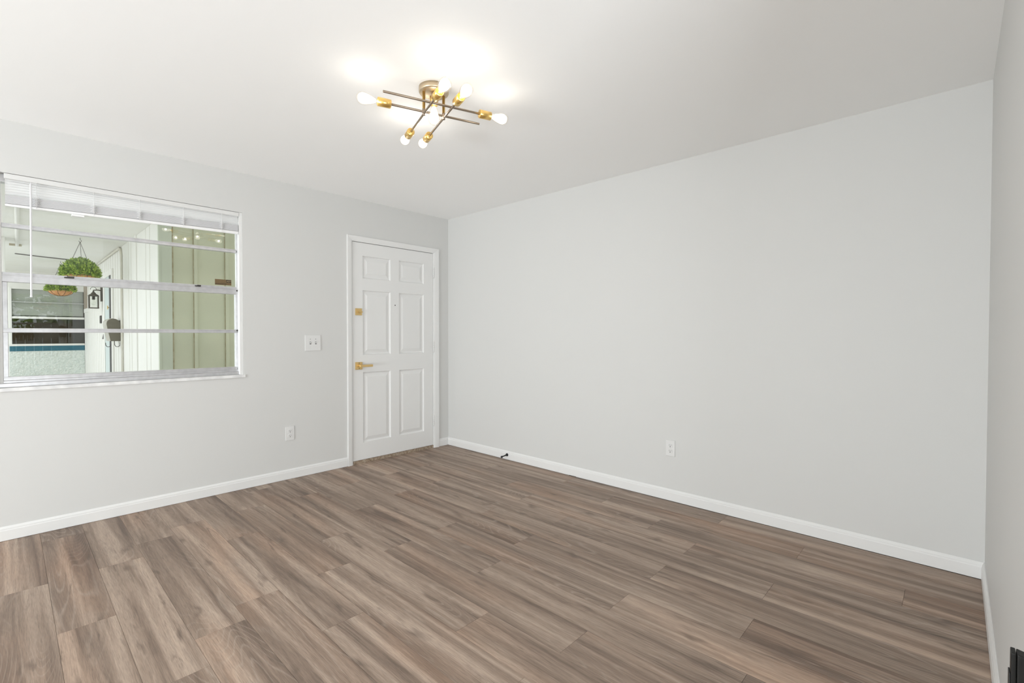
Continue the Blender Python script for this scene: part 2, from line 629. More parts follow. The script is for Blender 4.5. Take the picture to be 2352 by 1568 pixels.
# ------------------------------------------------------------------ entry door
dr = thing('door_1', (-0.665, 0.02, 0.0), kind='structure', label='white six panel entry door with gold hardware')
SX0, SX1, SZ0, SZ1 = -1.1210, -0.2065, 0.031, 2.0575
SY = 0.004            # face of the slab towards the room
panels = [(-1.018, -0.722, 1.729, 1.937), (-0.623, -0.322, 1.729, 1.937), (-1.018, -0.722, 1.014, 1.620), (-0.623, -0.322, 1.014, 1.612),
          (-1.018, -0.719, 0.192, 0.850), (-0.623, -0.324, 0.192, 0.849)]
m = MB()
xs = sorted({SX0, SX1, -1.018, -0.7205, -0.623, -0.323})
zs = sorted({SZ0, SZ1, 0.192, 0.850, 1.014, 1.616, 1.729, 1.937})
for i in range(len(xs) - 1):
    for j in range(len(zs) - 1):
        a, b, c, d = xs[i], xs[i + 1], zs[j], zs[j + 1]
        if i in (1, 3) and j in (1, 3, 5):
            rings = [(0.0, 0.0), (0.003, 0.009), (0.010, 0.0125), (0.018, 0.013), (0.046, 0.005), (0.048, 0.0045)]
            prev = None
            for ins, dep in rings:
                R = [(a + ins, SY + dep, c + ins), (b - ins, SY + dep, c + ins), (b - ins, SY + dep, d - ins), (a + ins, SY + dep, d - ins)]
                if prev:
                    for q in range(4):
                        n = (q + 1) % 4
                        m.face([prev[q], prev[n], R[n], R[q]])
                prev = R
            m.face(prev)
        else:
            m.face([(a, SY, c), (b, SY, c), (b, SY, d), (a, SY, d)])
# edges and back
m.face([(SX0, SY, SZ0), (SX0, SY, SZ1), (SX0, 0.045, SZ1), (SX0, 0.045, SZ0)])
m.face([(SX1, SY, SZ0), (SX1, SY, SZ1), (SX1, 0.045, SZ1), (SX1, 0.045, SZ0)])
m.face([(SX0, SY, SZ0), (SX1, SY, SZ0), (SX1, 0.045, SZ0), (SX0, 0.045, SZ0)])
m.face([(SX0, SY, SZ1), (SX1, SY, SZ1), (SX1, 0.045, SZ1), (SX0, 0.045, SZ1)])
m.face([(SX0, 0.045, SZ0), (SX1, 0.045, SZ0), (SX1, 0.045, SZ1), (SX0, 0.045, SZ1)])
bmesh.ops.remove_doubles(m.bm, verts=list(m.bm.verts), dist=1e-5)
bmesh.ops.recalc_face_normals(m.bm, faces=list(m.bm.faces))
slab = obj('door_slab', m, 'door', dr)
# stops behind the slab close the gaps
m = MB()
m.box(DX0, SX0 + 0.012, 0.046, 0.075, 0.0, DZ1)
m.box(SX1 - 0.012, DX1, 0.046, 0.075, 0.0, DZ1)
m.box(DX0, DX1, 0.046, 0.075, SZ1 - 0.012, DZ1)
obj('door_stop_strip', m, 'trim', dr)
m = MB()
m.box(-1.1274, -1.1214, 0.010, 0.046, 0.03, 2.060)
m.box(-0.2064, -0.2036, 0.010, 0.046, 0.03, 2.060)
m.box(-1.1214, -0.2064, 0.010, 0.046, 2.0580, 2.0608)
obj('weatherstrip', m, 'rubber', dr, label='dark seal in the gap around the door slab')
m = MB().box(DX0, DX1, -0.002, 0.12, 0.0, 0.0285, 0.003)
obj('threshold', m, 'wood_raw', dr, label='worn brown wooden threshold')
# hardware
db = obj('deadbolt', MB().box(-1.0955, -1.0305, SY - 0.010, SY, 1.382, 1.446, 0.003), 'gold', dr, label='square gold deadbolt plate')
m = MB()
m.lathe([(0, 0), (0.011, 0), (0.011, 0.006), (0.007, 0.010), (0.007, 0.02), (0, 0.02)], (-1.063, SY - 0.009, 1.412), (0, -1, 0), 20)
m.box(-1.080, -1.035, SY - 0.034, SY - 0.026, 1.407, 1.417, 0.003)
obj('thumb_turn', m, 'gold', db)
lv = obj('door_lever', MB().box(-1.0975, -1.0285, SY - 0.011, SY, 0.878, 0.948, 0.003), 'gold', dr, label='gold lever handle on a square rose')
m = MB()
m.cyl((-1.063, SY - 0.010, 0.914), (-1.063, SY - 0.040, 0.914), 0.012, 20, bev=0.001)
m.box(-1.072, -0.945, SY - 0.056, SY - 0.040, 0.902, 0.924, 0.003)
obj('lever_arm', m, 'gold', lv)
m = MB()
m.cyl((-1.063, SY - 0.0095, 0.939), (-1.063, SY - 0.0125, 0.939), 0.0035, 10)
m.cyl((-1.063, SY - 0.0095, 0.889), (-1.063, SY - 0.0125, 0.889), 0.0035, 10)
obj('screw', m, 'dark', lv)
m = MB()
m.lathe([(0.0055, 0.0), (0.0055, 0.0012), (0.0035, 0.0016), (0.0035, 0.0005), (0, 0.0005)], (-0.668, SY, 1.492), (0, -1, 0), 16)
obj('peephole', m, 'dark', dr, label='tiny dark peephole')
for za, zb in ((1.803, 1.912), (1.018, 1.130), (0.234, 0.346)):
    m = MB()
    n = 5
    for i in range(n):
        z0 = za + (zb - za) * i / n
        m.cyl((-0.2035, -0.006, z0 + 0.0006), (-0.2035, -0.006, z0 + (zb - za) / n - 0.0006), 0.0065, 12, bev=0.0006)
    m.box(-0.206, -0.196, -0.003, 0.002, za, zb)
    m.cyl((-0.2035, -0.006, za - 0.004), (-0.2035, -0.006, za), 0.0045, 12)
    obj('hinge', m, 'trim', dr)

# casing
m = MB()
CT = 0.015


# profile: distance out from the opening edge, depth
cprof = [(0.0, 0.046), (0.0, -0.006), (0.004, -0.008), (0.014, -CT + 0.003), (0.045, -CT - 0.001), (0.0505, -CT), (0.0505, 0.0), (0.004, 0.0), (0.004, 0.046)]
CX0, CX1, CZ = -1.1275, -0.2035, 2.0610
stations = [lambda d, y: (CX0 - d, y, 0.0), lambda d, y: (CX0 - d, y, CZ + d), lambda d, y: (CX1 + d * 1.32, y, CZ + d), lambda d, y: (CX1 + d * 1.32, y, 0.0)]
rings = [[m.bm.verts.new(f(d, y)) for d, y in cprof] for f in stations]
for A, B in zip(rings, rings[1:]):
    for q in range(len(cprof)):
        n = (q + 1) % len(cprof)
        m.bm.faces.new((A[q], A[n], B[n], B[q]))
bmesh.ops.recalc_face_normals(m.bm, faces=list(m.bm.faces))
obj('trim_1', m, 'trim', kind='structure', label='white casing around the entry door', base=(0, 0, 0))

# ------------------------------------------------------------------ window on the left wall
win = thing('window_1', ((WX0 + WX1) / 2, 0.06, WZ0), kind='structure', label='wide aluminium window with four stacked panes')
m = MB()
m.box(WX0, WX1, 0.040, 0.105, 2.10, WZ1, 0.002)
m.box(WX0, WX1, 0.026, 0.105, 0.892, 0.916, 0.002)
m.box(WX0, WX1, 0.044, 0.105, 0.916, 0.930, 0.002)
obj('window_frame', m, 'alu', win)
m = MB().box(-2.062, WX1, 0.006, 0.105, 0.892, WZ1, 0.002)
m.box(WX0, -3.312, 0.040, 0.105, 0.892, WZ1, 0.002)
obj('frame_stile', m, 'trim', win, label='white side of the window frame')
m = MB().box(-2.0685, -2.062, 0.050, 0.064, 0.93, WZ1, 0.001)
obj('side_track', m, 'alu', win)


def rail(z0, z1, x0=-3.315, x1=-2.062, y0=0.050, y1=0.088, lip=True):
    q = MB()
    q.box(x0, x1, y0, y1, z0, z1, 0.002)
    if lip:
        q.box(x0, x1, y0 - 0.004, y0 + 0.004, z1 - 0.006, z1, 0.001)
    return q


obj('sash_bar', rail(1.838, 1.862), 'alu', win)
mr = rail(1.516, 1.560, y0=0.047)
mr.box(-3.315, -2.062, 0.056, 0.09, 1.556, 1.574, 0.002)
obj('meeting_rail', mr, 'alu', win)
obj('sash_bar', rail(1.216, 1.242), 'alu', win)
obj('sash_bottom_rail', rail(0.930, 0.953), 'alu', win)
m = MB().box(-3.315, -3.290, 0.052, 0.086, 0.93, 1.516, 0.002)
m.box(-2.076, -2.062, 0.052, 0.086, 0.93, 1.516, 0.002)
obj('sash_stile', m, 'alu', win)
for za, zb in ((1.862, 2.11), (1.574, 1.838), (1.242, 1.516), (0.953, 1.216)):
    m = MB().box(-3.305, -2.068, 0.068, 0.071, za - 0.004, zb + 0.004)
    obj('pane', m, 'pane', win)
for xa, xb in ((-3.046, -3.000), (-2.345, -2.310)):
    m = MB().box(xa, xb, 0.036, 0.056, 1.558, 1.566, 0.002)
    m.box(xa + 0.012, xb, 0.030, 0.040, 1.560, 1.570, 0.002)
    obj('sash_latch', m, 'black_metal', win, label='dark latch on the meeting rail')
for zc in (1.545, 1.236):
    obj('sash_pivot', MB().cyl((-2.066, 0.044, zc), (-2.066, 0.056, zc), 0.006, 12), 'black_metal', win)
m = MB()
m.box(WX0 - 0.02, WX1 + 0.014, -0.010, 0.028, WZ0 - 0.004, WZ0 + 0.018, 0.003)
m.box(WX0, WX1, 0.028, 0.12, WZ0 - 0.004, WZ0 + 0.018)
obj('window_sill', m, 'marble', win)

# blind
bl = thing('window_blind', (-2.68, 0.022, 2.143), label='white mini blind drawn up at the top of the window', cat='blind')
BX0, BX1 = -3.298, -2.0625
m = MB().box(BX0, BX1, 0.002, 0.034, 2.114, 2.1435, 0.002)
obj('headrail', m, 'headrail', bl)


def lin(x, zl, zr):
    t = (x - BX0) / (BX1 - BX0)
    return zl + (zr - zl) * t


def slat(mb, zl, zr, tilt, x0=BX0 + 0.004, x1=BX1 - 0.004, wd=0.0125, mi=0):
    """a curved slat, one sheet with thickness"""
    prof = []
    for s in (-1, -0.5, 0, 0.5, 1):
        prof.append((s * wd, 0.0022 * (1 - s * s)))
    pts = []
    ca, sa = math.cos(tilt), math.sin(tilt)
    for py, pz in prof:
        pts.append((0.018 + py * ca - pz * sa, py * sa + pz * ca))
    for th in (0.0, -0.0006):
        for i in range(4):
            a, b = pts[i], pts[i + 1]
            mb.face([(x0, a[0], lin(x0, zl, zr) + a[1] + th), (x1, a[0], lin(x1, zl, zr) + a[1] + th),
                     (x1, b[0], lin(x1, zl, zr) + b[1] + th), (x0, b[0], lin(x0, zl, zr) + b[1] + th)], mi)


m = MB()
for i in range(6):
    t = (i + 0.6) / 6.0
    slat(m, 2.114 + (2.026 - 2.114) * t, 2.114 + (2.052 - 2.114) * t, -0.62)
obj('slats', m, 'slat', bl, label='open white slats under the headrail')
m = MB()
NS = 11
fr = []
for i in range(NS + 1):          # ridged front and back of the gathered slats
    for yy, dz in ((0.0068, 0.08), (0.0050, 0.3), (0.0050, 0.75), (0.0068, 0.98)):
        t = (i + dz) / (NS + 1)
        fr.append((yy, 2.020 + (1.970 - 2.020) * t, 2.048 + (2.001 - 2.048) * t))
for a, b in zip(fr, fr[1:]):
    for s in (0, 1):
        ya, yb = (a[0], b[0]) if s == 0 else (0.036 - a[0], 0.036 - b[0])
        m.face([(BX0 + 0.004, ya, a[1]), (BX1 - 0.004, ya, a[2]), (BX1 - 0.004, yb, b[2]), (BX0 + 0.004, yb, b[1])])
for q in (fr[0], fr[-1]):
    m.face([(BX0 + 0.004, q[0], q[1]), (BX1 - 0.004, q[0], q[2]), (BX1 - 0.004, 0.036 - q[0], q[2]), (BX0 + 0.004, 0.036 - q[0], q[1])])
for k, x in ((1, BX0 + 0.004), (2, BX1 - 0.004)):
    m.face([(x, q[0], q[k]) for q in fr] + [(x, 0.036 - q[0], q[k]) for q in reversed(fr)])
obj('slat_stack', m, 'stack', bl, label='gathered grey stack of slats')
m = MB()
t = bmesh.new()
vs = [t.verts.new((x, y, lin(x, zl, zr))) for x in (BX0 + 0.003, BX1 - 0.002) for y in (0.007, 0.029) for zl, zr in ((1.955, 1.978), (1.968, 1.999))]
for q in ((0, 1, 3, 2), (4, 6, 7, 5), (0, 4, 5, 1), (2, 3, 7, 6), (0, 2, 6, 4), (1, 5, 7, 3)):
    t.faces.new([vs[i] for i in q])
bmesh.ops.bevel(t, geom=list(t.edges), offset=0.002, segments=2, affect='EDGES')
m._merge(t)
obj('bottom_rail', m, 'white_plastic', bl)
for x in (-3.165, -2.905, -2.671, -2.422, -2.179):
    m = MB()
    m.tube([(x, 0.001, 2.116), (x, 0.001, lin(x, 1.96, 1.983))], 0.0011, 6)
    m.tube([(x, 0.035, 2.116), (x, 0.035, lin(x, 1.96, 1.983))], 0.0011, 6)
    z0, z1 = lin(x, 1.972, 2.004), lin(x, 2.024, 2.052)
    for q in range(9):   # bunched ladder loops in front of the stack
        zz = z0 + (z1 - z0) * (q + 0.5) / 9
        s = 0.013 + 0.004 * math.sin(q * 2.3 + x * 9)
        m.tube([(x - s, 0.003, zz), (x - s * 0.5, -0.004, zz + 0.002), (x, -0.0055, zz - 0.002), (x + s * 0.5, -0.004, zz + 0.002), (x + s, 0.003, zz)], 0.0012, 5)
    obj('ladder_cord', m, 'white_plastic', bl)
m = MB()
m.tube([(-3.189, -0.006, 2.112), (-3.189, -0.012, 2.106), (-3.189, -0.014, 2.098)], 0.0016, 6)
m.cyl((-3.189, -0.014, 2.098), (-3.193, -0.014, 1.436), 0.0052, 6)
m.cyl((-3.193, -0.014, 1.436), (-3.193, -0.014, 1.427), 0.0060, 8)
obj('tilt_wand', m, 'wand', bl, label='thin clear tilt wand')
m = MB()
za = lin(-2.98, 1.955, 1.978)
m.box(-3.010, -2.950, 0.002, 0.034, za - 0.013, za - 0.0015, 0.002)
obj('rail_clip', m, 'white_plastic', bl)

# sticker on the glass
stk = thing('window_sticker', (-2.147, 0.066, 1.604), label='small gold and black alarm company sticker on the window glass', cat='sticker')
m = MB().box(-2.2105, -2.0985, 0.0672, 0.0679, 1.5835, 1.6265)
obj('sticker_film', m, 'sticker', stk)
m = MB()
m.box(-2.1335, -2.1005, 0.0667, 0.0672, 1.6045, 1.6245)
obj('logo_patch', m, 'sticker_ink', stk)


def text(name, body, size, loc, mat, parent, stretch=1.0):
    c = bpy.data.curves.new(name, 'FONT')
    c.body = body
    c.size = size
    c.extrude = 0.0002
    c.align_x = 'LEFT'
    o = bpy.data.objects.new(name + '_tmp', c)
    COL.objects.link(o)
    dg = bpy.context.evaluated_depsgraph_get()
    me = bpy.data.meshes.new_from_object(o.evaluated_get(dg))
    bpy.data.objects.remove(o)
    R = Matrix.Rotation(PI / 2, 4, 'X') @ Matrix.Diagonal((stretch, 1, 1, 1))
    me.transform(Matrix.Translation(Vector(loc) - WL[parent.name]) @ R)
    me.materials.clear()
    me.materials.append(MAT[mat])
    n = bpy.data.objects.new(name, me)
    COL.objects.link(n)
    n.parent = parent
    return n


text('lettering', 'protected by', 0.0155, (-2.2075, 0.0670, 1.5885), 'sticker_ink', stk, 0.92)
text('lettering', 'ADT', 0.0165, (-2.1318, 0.0665, 1.6085), 'sticker_gold', stk, 0.98)

# ------------------------------------------------------------------ switch plate and outlets
sw = thing('light_switch', (-1.494, 0.0, 1.063), label='white double toggle switch plate between window and door', cat='light switch')
m = MB()
m.box(-1.562, -1.426, -0.007, 0.0, 1.064, 1.199, 0.003)
obj('cover_plate', m, 'plate', sw)
for x in (-1.517, -1.470):
    m = MB().box(x - 0.0055, x + 0.0055, -0.0085, -0.0065, 1.119, 1.144)
    fr = obj('toggle_slot', m, 'slot', sw)
    m = MB()
    m.prism([(-0.007, 1.127), (-0.007, 1.138), (-0.015, 1.142), (-0.016, 1.136)], 'x', x - 0.0035, x + 0.0035, bev=0.001)
    obj('toggle', m, 'plate', sw)
    for z in (1.164, 1.099):
        m = MB().lathe([(0, 0), (0.0035, 0), (0.003, 0.0012), (0, 0.0014)], (x, -0.0068, z), (0, -1, 0), 12)
        obj('screw', m, 'slot' if z > 1.13 else 'plate', sw)


def outlet(base, label, axis):
    """axis 'y': on the window wall; 'x': on the long wall. base = plate centre on the wall."""
    o = thing('wall_outlet', (base[0], base[1], base[2] - 0.06), label=label, cat='outlet', group='duplex outlets low on the walls')

    def T(mb):
        for v in mb.bm.verts:
            u, d, z = v.co
            if axis == 'y':
                v.co = Vector((base[0] + u, base[1] + d, base[2] + z))
            else:
                v.co = Vector((base[0] + d, base[1] - u, base[2] + z))
        bmesh.ops.recalc_face_normals(mb.bm, faces=list(mb.bm.faces))
        return mb
    obj('cover_plate', T(MB().box(-0.035, 0.035, -0.006, 0, -0.058, 0.058, 0.0025)), 'plate', o)
    for zc in (0.0195, -0.0195):
        poly = []
        for i in range(28):
            a = 2 * PI * i / 28
            poly.append((0.0172 * math.cos(a), zc + max(-0.0138, min(0.0138, 0.0172 * math.sin(a)))))
        mb = MB()
        mb.prism(poly, 'y', -0.0082, -0.0055)
        face = obj('receptacle', T(mb), 'plate', o)
        mb = MB()
        mb.box(-0.0078, -0.0052, -0.0088, -0.008, zc - 0.001, zc + 0.008)
        mb.box(0.0052, 0.0078, -0.0088, -0.008, zc - 0.001, zc + 0.008)
        obj('slots', T(mb), 'slot', face)
        mb = MB().cyl((0, -0.0080, zc - 0.0075), (0, -0.0089, zc - 0.0075), 0.0030, 12)
        obj('ground_hole', T(mb), 'dark', face)
    mb = MB().lathe([(0, 0), (0.003, 0), (0.0028, 0.001), (0, 0.0012)], (0, -0.0058, 0), (0, -1, 0), 12)
    obj('screw', T(mb), 'plate', o)
    return o


outlet((-1.691, 0.0, 0.381), 'white duplex outlet below the switch, between window and door', 'y')
outlet((0.0, -2.538, 0.382), 'white duplex outlet on the long blank wall', 'x')

# ------------------------------------------------------------------ door stop and dark wall device
m = MB()
m.lathe([(0, 0), (0.014, 0), (0.0145, 0.006), (0.010, 0.012), (0.0062, 0.022), (0.0055, 0.060), (0.0068, 0.066), (0.0098, 0.069), (0.0098, 0.080), (0.008, 0.083), (0, 0.084)],
        (-0.0118, -0.904, 0.049), (-1, 0.0, -0.10), 20)
obj('door_stop', m, 'rubber', label='short black door stop on the baseboard near the corner', cat='door stop')

m = MB().box(-0.0155, -0.0125, -1.712, -1.640, 0.0005, 0.0045, 0.001)
obj('floor_shim', m, 'black_metal', label='thin dark sliver at the foot of the long baseboard', cat='shim')

dv = thing('wall_device', (-2.17, YB, 0.50), label='black plastic box mounted on the wall at the lower right corner', cat='device')
DF, DN, DZ = -2.158, -2.181, 0.694


def slope_top(mb):
    for v in mb.bm.verts:
        if v.co.z > 0.6:
            v.co.z -= 0.2 * max(0.0, YB + 0.038 - v.co.y)
    return mb


obj('housing', slope_top(MB().box(DN, DF, YB, YB + 0.0388, 0.50, DZ, 0.002)), 'black', dv)
obj('front_shell', slope_top(MB().box(DN, DF, YB + 0.0395, YB + 0.0455, 0.50, DZ, 0.0018, seg=2)), 'black', dv)
obj('front_panel', MB().box(DN + 0.003, DF + 0.001, YB + 0.0455, YB + 0.0475, 0.51, DZ - 0.036, 0.0008), 'rubber', dv)

# ------------------------------------------------------------------ ceiling lamp
LC = Vector((-1.824, -2.154, H))      # middle of the crossed rods, on the ceiling
ang = math.radians(-19.46)
EA = Vector((math.cos(ang), math.sin(ang), 0))
EB = Vector((EA.y, -EA.x, 0))
CB = -0.052          # canopy centre along the long rods
lamp = thing('ceiling_lamp', LC + EB * CB, label='brass and bronze ceiling lamp of crossed rods with seven clear bulbs', cat='ceiling lamp')
ZA, ZB = 2.324, 2.3135


def LP(a, b, z):
    p = LC + EA * a + EB * b
    return Vector((p.x, p.y, z))


m = MB()
m.lathe([(0, 0.030), (0.066, 0.030), (0.073, 0.027), (0.075, 0.022), (0.075, 0.0), (0, 0.0)], LP(0, CB, H), (0, 0, -1), 48)
obj('canopy', m, 'canopy', lamp)


def bulb(p, d):
    """Edison bulb, its socket lip at p, pointing along d."""
    prof = [(0.0125, -0.012), (0.0128, 0.0), (0.0150, 0.010), (0.0205, 0.026), (0.0262, 0.044), (0.0295, 0.060), (0.0298, 0.070), (0.0270, 0.083), (0.0205, 0.093), (0.0110, 0.0985), (0, 0.100)]
    g = obj('bulb', MB().lathe(prof, p, d, 28), 'bulb_glass', lamp, label='clear glowing edison bulb')
    q = MB().lathe([(0, 0.006), (0.008, 0.010), (0.0155, 0.028), (0.0215, 0.048), (0.0245, 0.064), (0.0235, 0.074), (0.0165, 0.086), (0, 0.092)], p, d, 20)
    obj('filament', q, 'glow', g)
    ld = bpy.data.lights.new('bulb_light', 'POINT')
    ld.energy = BULB_W
    ld.color = (1.0, 0.95, 0.87)
    ld.shadow_soft_size = 0.009
    lo = bpy.data.objects.new('bulb_light', ld)
    COL.objects.link(lo)
    lo.location = Vector(p) + Vector(d).normalized() * 0.058


BULB_W = 0.26


def socket(p0, p1):
    v = (Vector(p1) - Vector(p0)).normalized()
    L = (Vector(p1) - Vector(p0)).length
    q = MB().lathe([(0, 0), (0.019, 0), (0.0205, 0.0015), (0.0205, L), (0.0165, L), (0.0165, L - 0.02), (0, L - 0.02)], p0, v, 28)
    obj('socket', q, 'brass', lamp)


def rod(p0, p1):
    obj('rod', MB().cyl(p0, p1, 0.0055, 14, bev=0.0008), 'bronze', lamp)


SL = 0.062
A_B, B_A = 0.054, 0.052
# rods across: one bulb each, at opposite ends
rod(LP(-0.277, A_B, ZA), LP(0.205, A_B, ZA))
socket(LP(0.203, A_B, ZA), LP(0.203 + SL, A_B, ZA))
bulb(LP(0.203 + SL, A_B, ZA), EA)
rod(LP(0.250, -A_B, ZA), LP(-0.219, -A_B, ZA))
socket(LP(-0.217, -A_B, ZA), LP(-0.217 - SL, -A_B, ZA))
bulb(LP(-0.217 - SL, -A_B, ZA), -EA)
# rods along: a bulb at both ends
for a in (-B_A, B_A):
    rod(LP(a, -0.292, ZB), LP(a, 0.132, ZB))
    socket(LP(a, -0.290, ZB), LP(a, -0.290 - SL, ZB))
    bulb(LP(a, -0.290 - SL, ZB), -EB)
    socket(LP(a, 0.130, ZB), LP(a, 0.130 + SL, ZB))
    bulb(LP(a, 0.130 + SL, ZB), EB)
    # stem from the canopy and the collar it ends in
    m = MB().cyl(LP(a, -A_B, H - 0.028), LP(a, -A_B, ZA + 0.014), 0.0072, 16)
    obj('stem', m, 'brass', lamp)
    m = MB().cyl(LP(a, -A_B, ZA + 0.014), LP(a, -A_B, ZB - 0.008), 0.0080, 16, bev=0.001)
    obj('joint', m, 'bronze', lamp)
m = MB().cyl(LP(0, CB, H - 0.028), LP(0, CB, H - 0.045), 0.0072, 16)
obj('stem', m, 'brass', lamp)
socket(LP(0, CB, H - 0.043), LP(0, CB, H - 0.043 - 0.042))
bulb(LP(0, CB, H - 0.043 - 0.042), Vector((0, 0, -1)))

# ------------------------------------------------------------------ porch outside the window
HP = 2.45
XC = -2.163
YG = 2.273
YF = 9.54
m = MB().box(-9.0, 4.0, WT, 14.0, -0.12, -0.04)
obj('ground_porch', m, 'concrete', kind='structure', base=(0, 0, 0))
m = MB().box(-3.62, 4.0, WT, YF + 2.4, HP, HP + 0.12)
obj('ceiling_porch', m, 'porch_ceiling', kind='structure', label='white porch ceiling seen through the window', base=(0, 0, 0))
# white siding wall of vertical boards running away from the window
m = MB()
m.box(XC + 0.012, XC + 0.16, YG + 0.004, YF, -0.05, HP)
ys = [YG, 3.585, 4.55]
y = 4.55
while y < YF - 0.1:
    y += 0.235
    ys.append(min(y, YF))
for a, b in zip(ys, ys[1:]):
    if a < 5.45:
        m.box(XC, XC + 0.02, a + 0.004, min(b, YF) - 0.004, -0.05, HP, 0.003)
    else:
        m.box(XC, XC + 0.02, a + 0.003, min(b, YF) - 0.003, -0.05, HP, 0.004)
m.box(XC - 0.014, XC, 3.50, 3.60, -0.05, HP, 0.002)
wp = obj('wall_porch', m, 'siding', kind='structure', label='white board siding wall running away outside the window', base=(0, 0, 0))
m = MB()
for yj in [2.72, 2.95, 3.92, 4.10] + ys[3:-1]:
    m.box(XC - 0.0012, XC + 0.002, yj - 0.008, yj + 0.008, -0.05, HP)
obj('board_joint', m, 'joint', wp)
# sage board and batten wall facing the window
m = MB().box(XC + 0.004, 4.0, YG, YG + 0.12, -0.05, HP)
sg = obj('wall_sage', m, 'sage', kind='structure', label='sage green board and batten wall facing the window', base=(0, 0, 0))
m = MB().box(XC - 0.002, -2.046, YG - 0.022, YG, -0.05, HP, 0.002)
m.box(XC - 0.004, XC + 0.016, YG - 0.026, YG + 0.02, -0.05, HP, 0.002)
obj('corner_board', m, 'sage_board', sg)
for xa, xb in ((-1.846, -1.806), (-1.530, -1.486), (-1.20, -1.16), (-0.85, -0.81)):
    obj('batten', MB().box(xa + 0.008, xb, YG - 0.018, YG, -0.05, HP, 0.002), 'sage', sg)
    obj('shadow_joint', MB().box(xa, xa + 0.007, YG - 0.004, YG, -0.05, HP), 'shade_brown', sg, label='brown painted shadow line at the batten')  # brown strip paints the shade along the batten edge
obj('shadow_joint', MB().box(-2.046, -2.030, YG - 0.004, YG, -0.05, HP), 'shade_brown', sg, label='brown painted shadow line at the batten')  # brown strip paints the shadow line beside the corner board

# white pipe under the porch ceiling
m = MB()
pts = [(XC - 0.016, 9.3, HP - 0.018), (XC - 0.016, 4.75, HP - 0.018)]
for i in range(1, 7):
    a = PI / 2 * i / 6
    pts.append((XC - 0.016, 4.75 - 0.16 * math.sin(a), HP - 0.018 - 0.16 * (1 - math.cos(a))))
pts.append((XC - 0.016, 4.59, 0.0))
m.tube(pts, 0.014, 10)
obj('drain_pipe', m, 'pipe', label='white pipe under the porch ceiling bending down the siding wall', cat='pipe')

# far wall with its window
m = MB()
FX0, FX1 = -3.262, XC
m.box(-6.0, FX0 - 0.0, YF, YF + 0.15, -0.05, HP)
m.box(FX0, FX1 + 0.15, YF, YF + 0.15, 2.13, HP)
obj('wall_far', m, 'siding', kind='structure', base=(0, 0, 0))
m = MB().box(FX0, FX1, YF - 0.02, YF + 0.15, -0.05, 0.852)
obj('wall_stucco', m, 'stucco', kind='structure', label='pale rough stucco under the far porch window', base=(0, 0, 0))
m = MB().box(FX0, FX1, YF - 0.03, YF + 0.15, 0.852, 0.955, 0.004)
obj('trim_2', m, 'teal', kind='structure', label='teal painted band under the far porch window', base=(0, 0, 0))
w2 = thing('window_2', ((FX0 + FX1) / 2, YF, 0.955), kind='structure', label='dark window with grey blinds at the far end of the porch')
m = MB()
m.box(FX0, FX1, YF - 0.035, YF + 0.06, 0.955, 0.995, 0.003)
m.box(FX0 + 0.03, FX1, YF - 0.01, YF + 0.06, 2.09, 2.13, 0.003)
m.box(FX0, FX0 + 0.035, YF - 0.016, YF + 0.06, 0.955, 2.13, 0.003)
obj('window_frame', m, 'siding', w2)
m = MB().box(FX0 + 0.036, FX1, YF - 0.01, YF + 0.05, 1.502, 1.545, 0.003)
obj('sash_bar', m, 'siding', w2)
m = MB().box(FX0, FX1, YF + 0.0, YF + 0.05, 1.826, 1.842, 0.003)
obj('sash_bar', m, 'alu', w2)
m = MB().box(FX0, FX1, YF + 0.02, YF + 0.024, 0.99, 2.10)
obj('pane', m, 'pane', w2)
b2 = thing('window_blind', ((FX0 + FX1) / 2, YF + 0.10, 2.1), label='grey blind half lowered behind the far porch window', cat='blind')
m = MB()
z = 2.10
while z > 1.57:
    m.box(FX0 + 0.02, FX1 - 0.01, YF + 0.075, YF + 0.105, z - 0.0235, z - 0.0015)
    z -= 0.024
obj('slats', m, 'far_blind', b2)
obj('bottom_rail', MB().box(FX0 + 0.02, FX1 - 0.01, YF + 0.075, YF + 0.11, 1.55, 1.572, 0.003), 'far_blind', b2)
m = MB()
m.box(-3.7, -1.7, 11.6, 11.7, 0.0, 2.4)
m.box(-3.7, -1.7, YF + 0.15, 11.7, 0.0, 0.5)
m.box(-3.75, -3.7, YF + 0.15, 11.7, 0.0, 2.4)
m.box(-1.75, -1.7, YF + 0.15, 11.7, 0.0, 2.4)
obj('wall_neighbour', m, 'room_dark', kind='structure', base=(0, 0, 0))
# white pier at the left edge of the view out
m = MB().box(-3.66, -3.300, 4.9, 5.3, -0.05, HP, 0.004)
obj('wall_pier', m, 'siding', kind='structure', base=(0, 0, 0))

# pale door in the siding wall
d2 = thing('door_2', (XC, 6.0, 0.0), kind='structure', label='pale blue door in the porch siding wall')
m = MB()
m.box(XC - 0.022, XC, 5.42, 5.54, -0.04, 2.21, 0.003)
m.box(XC - 0.022, XC, 6.30, 6.42, -0.04, 2.21, 0.003)
m.box(XC - 0.022, XC, 5.54, 6.30, 2.12, 2.21, 0.003)
obj('door_frame', m, 'siding', d2)
obj('door_slab', MB().box(XC - 0.010, XC, 5.74, 6.30, -0.03, 2.12, 0.002), 'pale_door', d2)
obj('gap_shadow', MB().box(XC - 0.024, XC, 5.56, 5.72, -0.03, 2.12), 'dark', d2, label='black strip painted as the shadow gap beside the pale door')  # raised black strip stands in for the shadow in the door gap
m = MB()
m.cyl((XC - 0.01, 5.78, 1.62), (XC - 0.04, 5.78, 1.62), 0.008, 10)
m.cyl((XC - 0.036, 5.78, 1.65), (XC - 0.036, 5.78, 1.59), 0.007, 10)
obj('door_handle', m, 'gold', d2)
